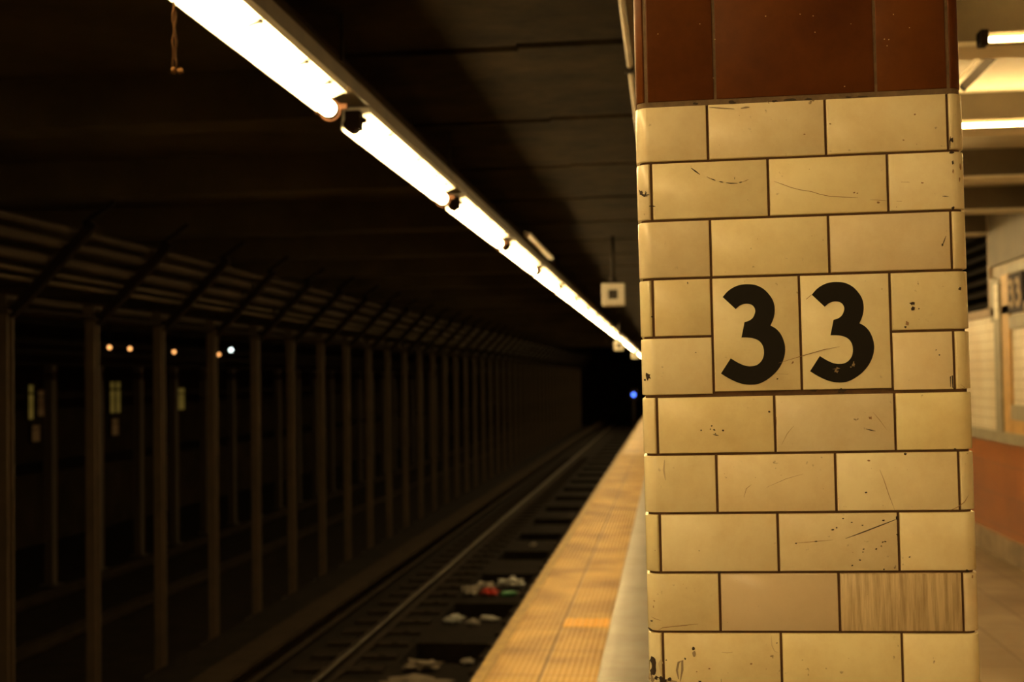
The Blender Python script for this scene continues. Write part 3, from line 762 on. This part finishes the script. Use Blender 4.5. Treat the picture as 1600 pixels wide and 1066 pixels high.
# ================================================================== track
BED = -1.26; RT = -1.10
m = MB()
m.box(-13.0, -2.72, Y0, Y1, BED - 0.35, BED); m.box(-1.95, -0.62, Y0, Y1, BED - 0.35, BED)
m.box(-2.72, -1.95, Y0, Y1, BED - 0.35, BED - 0.28)
for k in range(-13, 28):
    y = 13.6 + 2.43*k
    m.box(-2.72, -1.95, y, y + 1.45, BED - 0.30, BED)
struct(m.build('floor', MT['bed']))
def rail_prof(x):
    return [(x-.07, BED+.03), (x+.07, BED+.03), (x+.07, BED+.045), (x+.012, BED+.06), (x+.012, RT-.035), (x+.036, RT-.025), (x+.036, RT-.005), (x+.028, RT), (x-.028, RT), (x-.036, RT-.005), (x-.036, RT-.025), (x-.012, RT-.035), (x-.012, BED+.06), (x-.07, BED+.045)]
for x, lab in ((-3.19, 'worn steel running rail on the far side of the near track'), (-1.755, 'running rail of the near track, close under the platform edge'),
               (-6.63, 'near running rail of the middle track behind the post row'), (-8.07, 'far running rail of the middle track behind the post row')):
    m = MB(); m.prism_y(rail_prof(x), Y0 if x > -4 else 5, 80)
    for f in m.bm.faces:
        if min(v.co.z for v in f.verts) > RT - .006: f.material_index = 1
    tag(m.build('running_rail', [MT['rail'], MT['rail_top'] if x > -4 else MT['tie']]), lab, 'rail')
# third rail with its cover board
t = thing('third_rail', 'third rail under a long timber cover board beyond the near track', 'third rail', (0, 0, 0))
m = MB(); m.prism_y([(-3.920, BED+.05), (-3.820, BED+.05), (-3.820, BED+.065), (-3.862, BED+.08), (-3.862, BED+.15), (-3.820, BED+.16), (-3.820, BED+.19), (-3.920, BED+.19), (-3.920, BED+.16), (-3.878, BED+.15), (-3.878, BED+.08), (-3.920, BED+.065)], 3, 80); m.build('rail', MT['rail'], t)
m = MB(); m.box(-4.050, -3.740, 3, 80, BED+.27, BED+.31); m.build('cover_board', MT['board'], t)
m = MB()
for k in range(30): m.box(-4.050, -3.990, 3.2 + 2.4*k, 3.3 + 2.4*k, BED, BED+.27); 
o = m.build('board_bracket', MT['dark_steel'], t); o['kind'] = 'stuff'
m = MB(); m.box(-4.75, -4.05, Y0, 80, BED, BED + 0.16); struct(m.build('trim_10', MT['bed']))
# half ties either side of the trough
m = MB(); m.box(-.45, .43, -.11, .11, 0, .03); m.box(.24, .30, -.06, .06, .03, .045)
tie0 = m.build('railway_tie', MT['tie'])
first = True
for k in range(0, 62):
    y = 7.3 + .62*k
    for x, sd in ((-3.21, 'left'), (-1.49, 'right')):
        lab = 'sooty timber half tie under the %s rail of the near track' % ('far' if sd == 'left' else 'platform side')
        o = tie0 if first else tie0.copy()
        if not first: COL.objects.link(o)
        first = False
        o.location = (x, y, BED); tag(o, lab, 'railway tie', 'half ties under the %s rail' % ('far' if sd == 'left' else 'platform side'))

# rubbish lying between the rails
def rub(name, cat, x, y, z, r, mt, label, sx=1, sy=1, sz=.5, sub=3, rough=1.1, seed=0):
    m = MB(); m.ball((0, 0, 0), r, sub, sx, sy, sz, rough, seed)
    zmin = min(v.co.z for v in m.bm.verts) - .002
    tag(m.build(name, MT[mt], loc=(x, y, z - zmin)), label, cat)
TB = BED - 0.28
rub('crumpled_paper', 'litter', -2.62, 16.60, BED, .09, 'paper', 'crumpled white paper at the left of the litter with the red wrapper', sy=1.2, seed=1)
rub('candy_wrapper', 'litter', -2.36, 16.60, BED, .07, 'red', 'red wrapper lying between the rails', sx=1.5, seed=2)
rub('paper_scrap', 'litter', -2.47, 17.00, BED, .09, 'paper', 'white paper scrap just behind the red wrapper between the rails', sx=1.2, seed=3)
rub('plastic_bag', 'litter', -2.14, 17.2, BED, .11, 'clear', 'cloudy plastic bag right of the red wrapper between the rails', sx=1.3, seed=4)
def bottle(x, y, z, ang, mt, label, L=.24):
    t = thing('drink_bottle', label, 'bottle', (x, y, z + .034)); t.rotation_euler = (0, 0, ang)
    m = MB(); m.tube([(-L/2, 0, 0), (-L/2 + .01, 0, 0), (L*.15, 0, 0), (L*.33, 0, 0), (L*.42, 0, 0)], [.026, .033, .033, .016, .013], 12); m.build('bottle_body', MT[mt], t)
    m = MB(); m.tube([(L*.42, 0, 0), (L*.5, 0, 0)], .015, 10); m.build('cap', MT['paper'], t)
bottle(-2.09, 16.6, BED, .5, 'green', 'green drink bottle lying at the right of the litter between the rails')
rub('crumpled_paper', 'litter', -2.52, 14.75, BED, .07, 'clear', 'grey crumpled wrapper in the second nearest litter patch', sx=1.4, seed=5)
rub('paper_scrap', 'litter', -2.27, 14.60, BED, .05, 'paper', 'small white scrap in the second nearest litter patch', sx=1.3, seed=6)
bottle(-2.10, 14.85, BED, -.3, 'clear', 'clear drink bottle lying in the second nearest litter patch')
rub('newspaper_sheet', 'litter', -2.42, 12.35, BED, .12, 'cup', 'crumpled tan newspaper sheet on the concrete slab of the track', sx=1.3, sz=.3, seed=7)
rub('paper_scrap', 'litter', -2.02, 12.60, BED, .045, 'paper', 'white scrap beside the tan newspaper on the track slab', sx=1.3, seed=8)
rub('cardboard_piece', 'litter', -2.38, 11.70, BED, .2, 'cup', 'pale torn cardboard on the concrete at the bottom edge of the track', sx=1.3, sz=.12, seed=9)
rub('crumpled_paper', 'litter', -2.3, 21.5, BED, .05, 'paper', 'crumpled pale paper far along the track beyond the litter', sx=1.0, seed=10)

# ================================================================== posts between the tracks
PXL = -4.9
def make_post():
    t = thing('steel_post', 'x', 'post', (PXL, 0, BED))
    h = H(.56) - BED
    m = MB(); wv, dv = .042, .048
    m.prism_z([(-wv, -dv), (wv, -dv), (wv, -dv+.014), (.007, -dv+.014), (.007, dv-.014), (wv, dv-.014), (wv, dv), (-wv, dv), (-wv, dv-.014), (-.007, dv-.014), (-.007, -dv+.014), (-wv, -dv+.014)], 0.02, h - .01)
    m.build('post_shaft', MT['post'], t)
    m = MB(); m.box(-.12, .12, -.12, .12, 0, .02); m.build('base_plate', MT['post'], t)
    m = MB(); m.box(-.05, .05, -.08, -.075, h + .03, h + .13); m.box(-.07, .07, -.09, .09, h - .01, h + .01); m.build('cap_plate', MT['pipe'], t)
    m = MB(); m.bar((.05, 0, h - .02), (.70, 0, h + .64), .07, .07); m.bar((.62, 0, h + .64), (.86, 0, h + .80), .03, .03); m.build('knee_brace', MT['brace'], t)
    return t
pf = make_post()
for k in range(0, 44):
    y = 9.01 + 1.455*k
    lab = 'slim steel post with knee brace beyond the near track, %s from the left' % ORD[k] if k < 12 else 'far slim steel post of the row beyond the near track'
    o = pf if k == 0 else dup(pf, (PXL, y, BED))
    o.location = (PXL, y, BED); o['label'] = lab
    if k >= 12: o['group'] = 'far posts beyond the near track'
# beam on the post heads
m = MB(); m.box(PXL - .05, PXL + .05, Y0 + 10, 80, H(.57), H(.60)); o = m.build('post_head_beam', MT['brace']); tag(o, 'long dark steel beam lying on the heads of the post row', 'beam')
# pipes and ducts running behind the braces
pipes = [(-4.372, 1.151, .030, 'pipe', 'uppermost dusty pipe above the post row'), (-4.461, 1.060, .040, 'pipe', 'thick dusty pipe above the post row, second from the top'),
         (-4.570, .946, .042, 'pipe', 'thick dusty pipe above the post row, third from the top'), (-4.655, .857, .018, 'pale', 'slim paler pipe above the post row, upper one of the pair'),
         (-4.713, .798, .018, 'pale', 'slim paler pipe above the post row, lower one of the pair'), (-5.08, .692, .030, 'pipe', 'dusty pipe just above the post heads'),
         (-5.08, .587, .020, 'pipe', 'lowest dusty pipe, running behind the post heads')]
MT['pale'] = mat('pale_pipe', (0.085, 0.062, 0.034), .6, noise_amt=.3, noise_scale=4)
for x, h, r, mm_, lab in pipes:
    m = MB(); m.tube([(x - .02, 3, H(h)), (x - .02, 70, H(h))], r, 12); tag(m.build('pipe', MT[mm_]), lab, 'pipe')
# second row of posts behind the middle track
m = MB(); m.box(-.06, .06, -.07, .07, 0, H(.62) - BED)
m.box(-.12, .12, -.12, .12, 0, .02)
p2 = m.build('steel_post', mat('sooty_post', (.05, .036, .026), .8))
for k in range(0, 24):
    o = p2 if k == 0 else p2.copy()
    if k: COL.objects.link(o)
    o.location = (-8.7, 14.2 + 1.52*k, BED); tag(o, 'sooty post of the second row, behind the middle track', 'post', 'second post row')
m = MB(); m.box(-8.635, -8.58, 8, 70, H(.30), H(.36)); m.box(-8.635, -8.58, 8, 70, H(.48), H(.62)); m.box(-8.635, -8.60, 8, 70, H(.36), H(.48)); tag(m.build('header_beam', MT['brace']), 'dim header beam across the second post row', 'beam')

# opposite platform with its lit windows and lamps
m = MB(); m.box(-13.0, -11.2, Y0, Y1, BED, -.0); struct(m.build('floor', MT['soot']))
def window(name, x, y, w_, h0, h1, panes, mt):
    m = MB(); f = .03
    m.box(0, .05, -w_/2 - f, w_/2 + f, h0 - f, h0); m.box(0, .05, -w_/2 - f, w_/2 + f, h1, h1 + f)
    m.box(0, .05, -w_/2 - f, -w_/2, h0, h1); m.box(0, .05, w_/2, w_/2 + f, h0, h1)
    for p in range(1, panes): m.box(0, .05, -w_/2 + w_*p/panes - .02, -w_/2 + w_*p/panes + .02, h0, h1)
    m.box(0, .05, -w_/2, w_/2, h1 - (h1-h0)*.28, h1 - (h1-h0)*.22)
    o = m.build(name, MT['dark_steel'], loc=(x, y, E)); struct(o)
    m = MB(); m.box(0.005, .02, -w_/2, w_/2, h0, h1); m.build('pane', MT[mt], o)
    return o
LW = -12.98
def at_left(px, py, X=LW):      # distance along and height of a point of the plane x = X
    a, b = sight(px, py)
    return X / a, b * X / a
for i, (px, py0, py1, wpx, pn, mt) in enumerate(((46, 602, 655, 9, 1, 'lit_pane'), (62, 610, 650, 12, 1, 'dim_pane'), (178, 597, 645, 17, 2, 'lit_pane'), (280, 607, 640, 14, 1, 'lit_pane'), (54, 665, 690, 14, 1, 'dim_pane'), (178, 655, 680, 12, 1, 'dim_pane'))):
    y, h1 = at_left(px, py0); _, h0 = at_left(px, py1)
    w_ = abs(at_left(px + wpx/2, py0)[0] - at_left(px - wpx/2, py0)[0])
    window('window_%d' % (i + 1), LW, y, w_, h0, h1, pn, mt)
for i, (px, py, mt) in enumerate(((171, 543, 'bulb'), (203, 545, 'bulb'), (272, 550, 'bulb'), (342, 554, 'bulb'), (361, 547, 'bulb_white'))):
    X = -8.3; y, hl = at_left(px, py, X)
    lab = ('white hanging lamp across the tracks, rightmost of the five small lamps' if mt == 'bulb_white' else
           'warm hanging lamp across the tracks, %s from the left of the small lamps' % ORD[i])
    z = H(hl)
    t = thing('hanging_lamp', lab, 'lamp', (X, y, z))
    m = MB(); m.ball((0, 0, 0), .030 if mt == 'bulb' else .036, 2); m.build('bulb', MT[mt], t)
    m = MB(); m.tube([(0, 0, .04), (0, 0, .10)], [.05, .025], 10); m.tube([(0, 0, .09), (0, 0, H(2.03) - z)], .008, 6); m.build('lamp_stem', MT['dark_steel'], t)

# blue signal far down the track
t = thing('track_signal', 'blue signal light far down the track at the left edge of the pillar', 'signal', (-1.345, 50, BED))
zl = H(-.652) - BED
m = MB(); m.box(-.13, .13, .0, .2, zl - .2, zl + .2); m.tube([(0, .1, 0), (0, .1, zl - .2)], .04, 8); m.build('signal_case', MT['dark_steel'], t)
m = MB(); m.tube([(0, -.03, zl), (0, .0, zl)], .075, 16); m.build('signal_lens', MT['blue'], t)
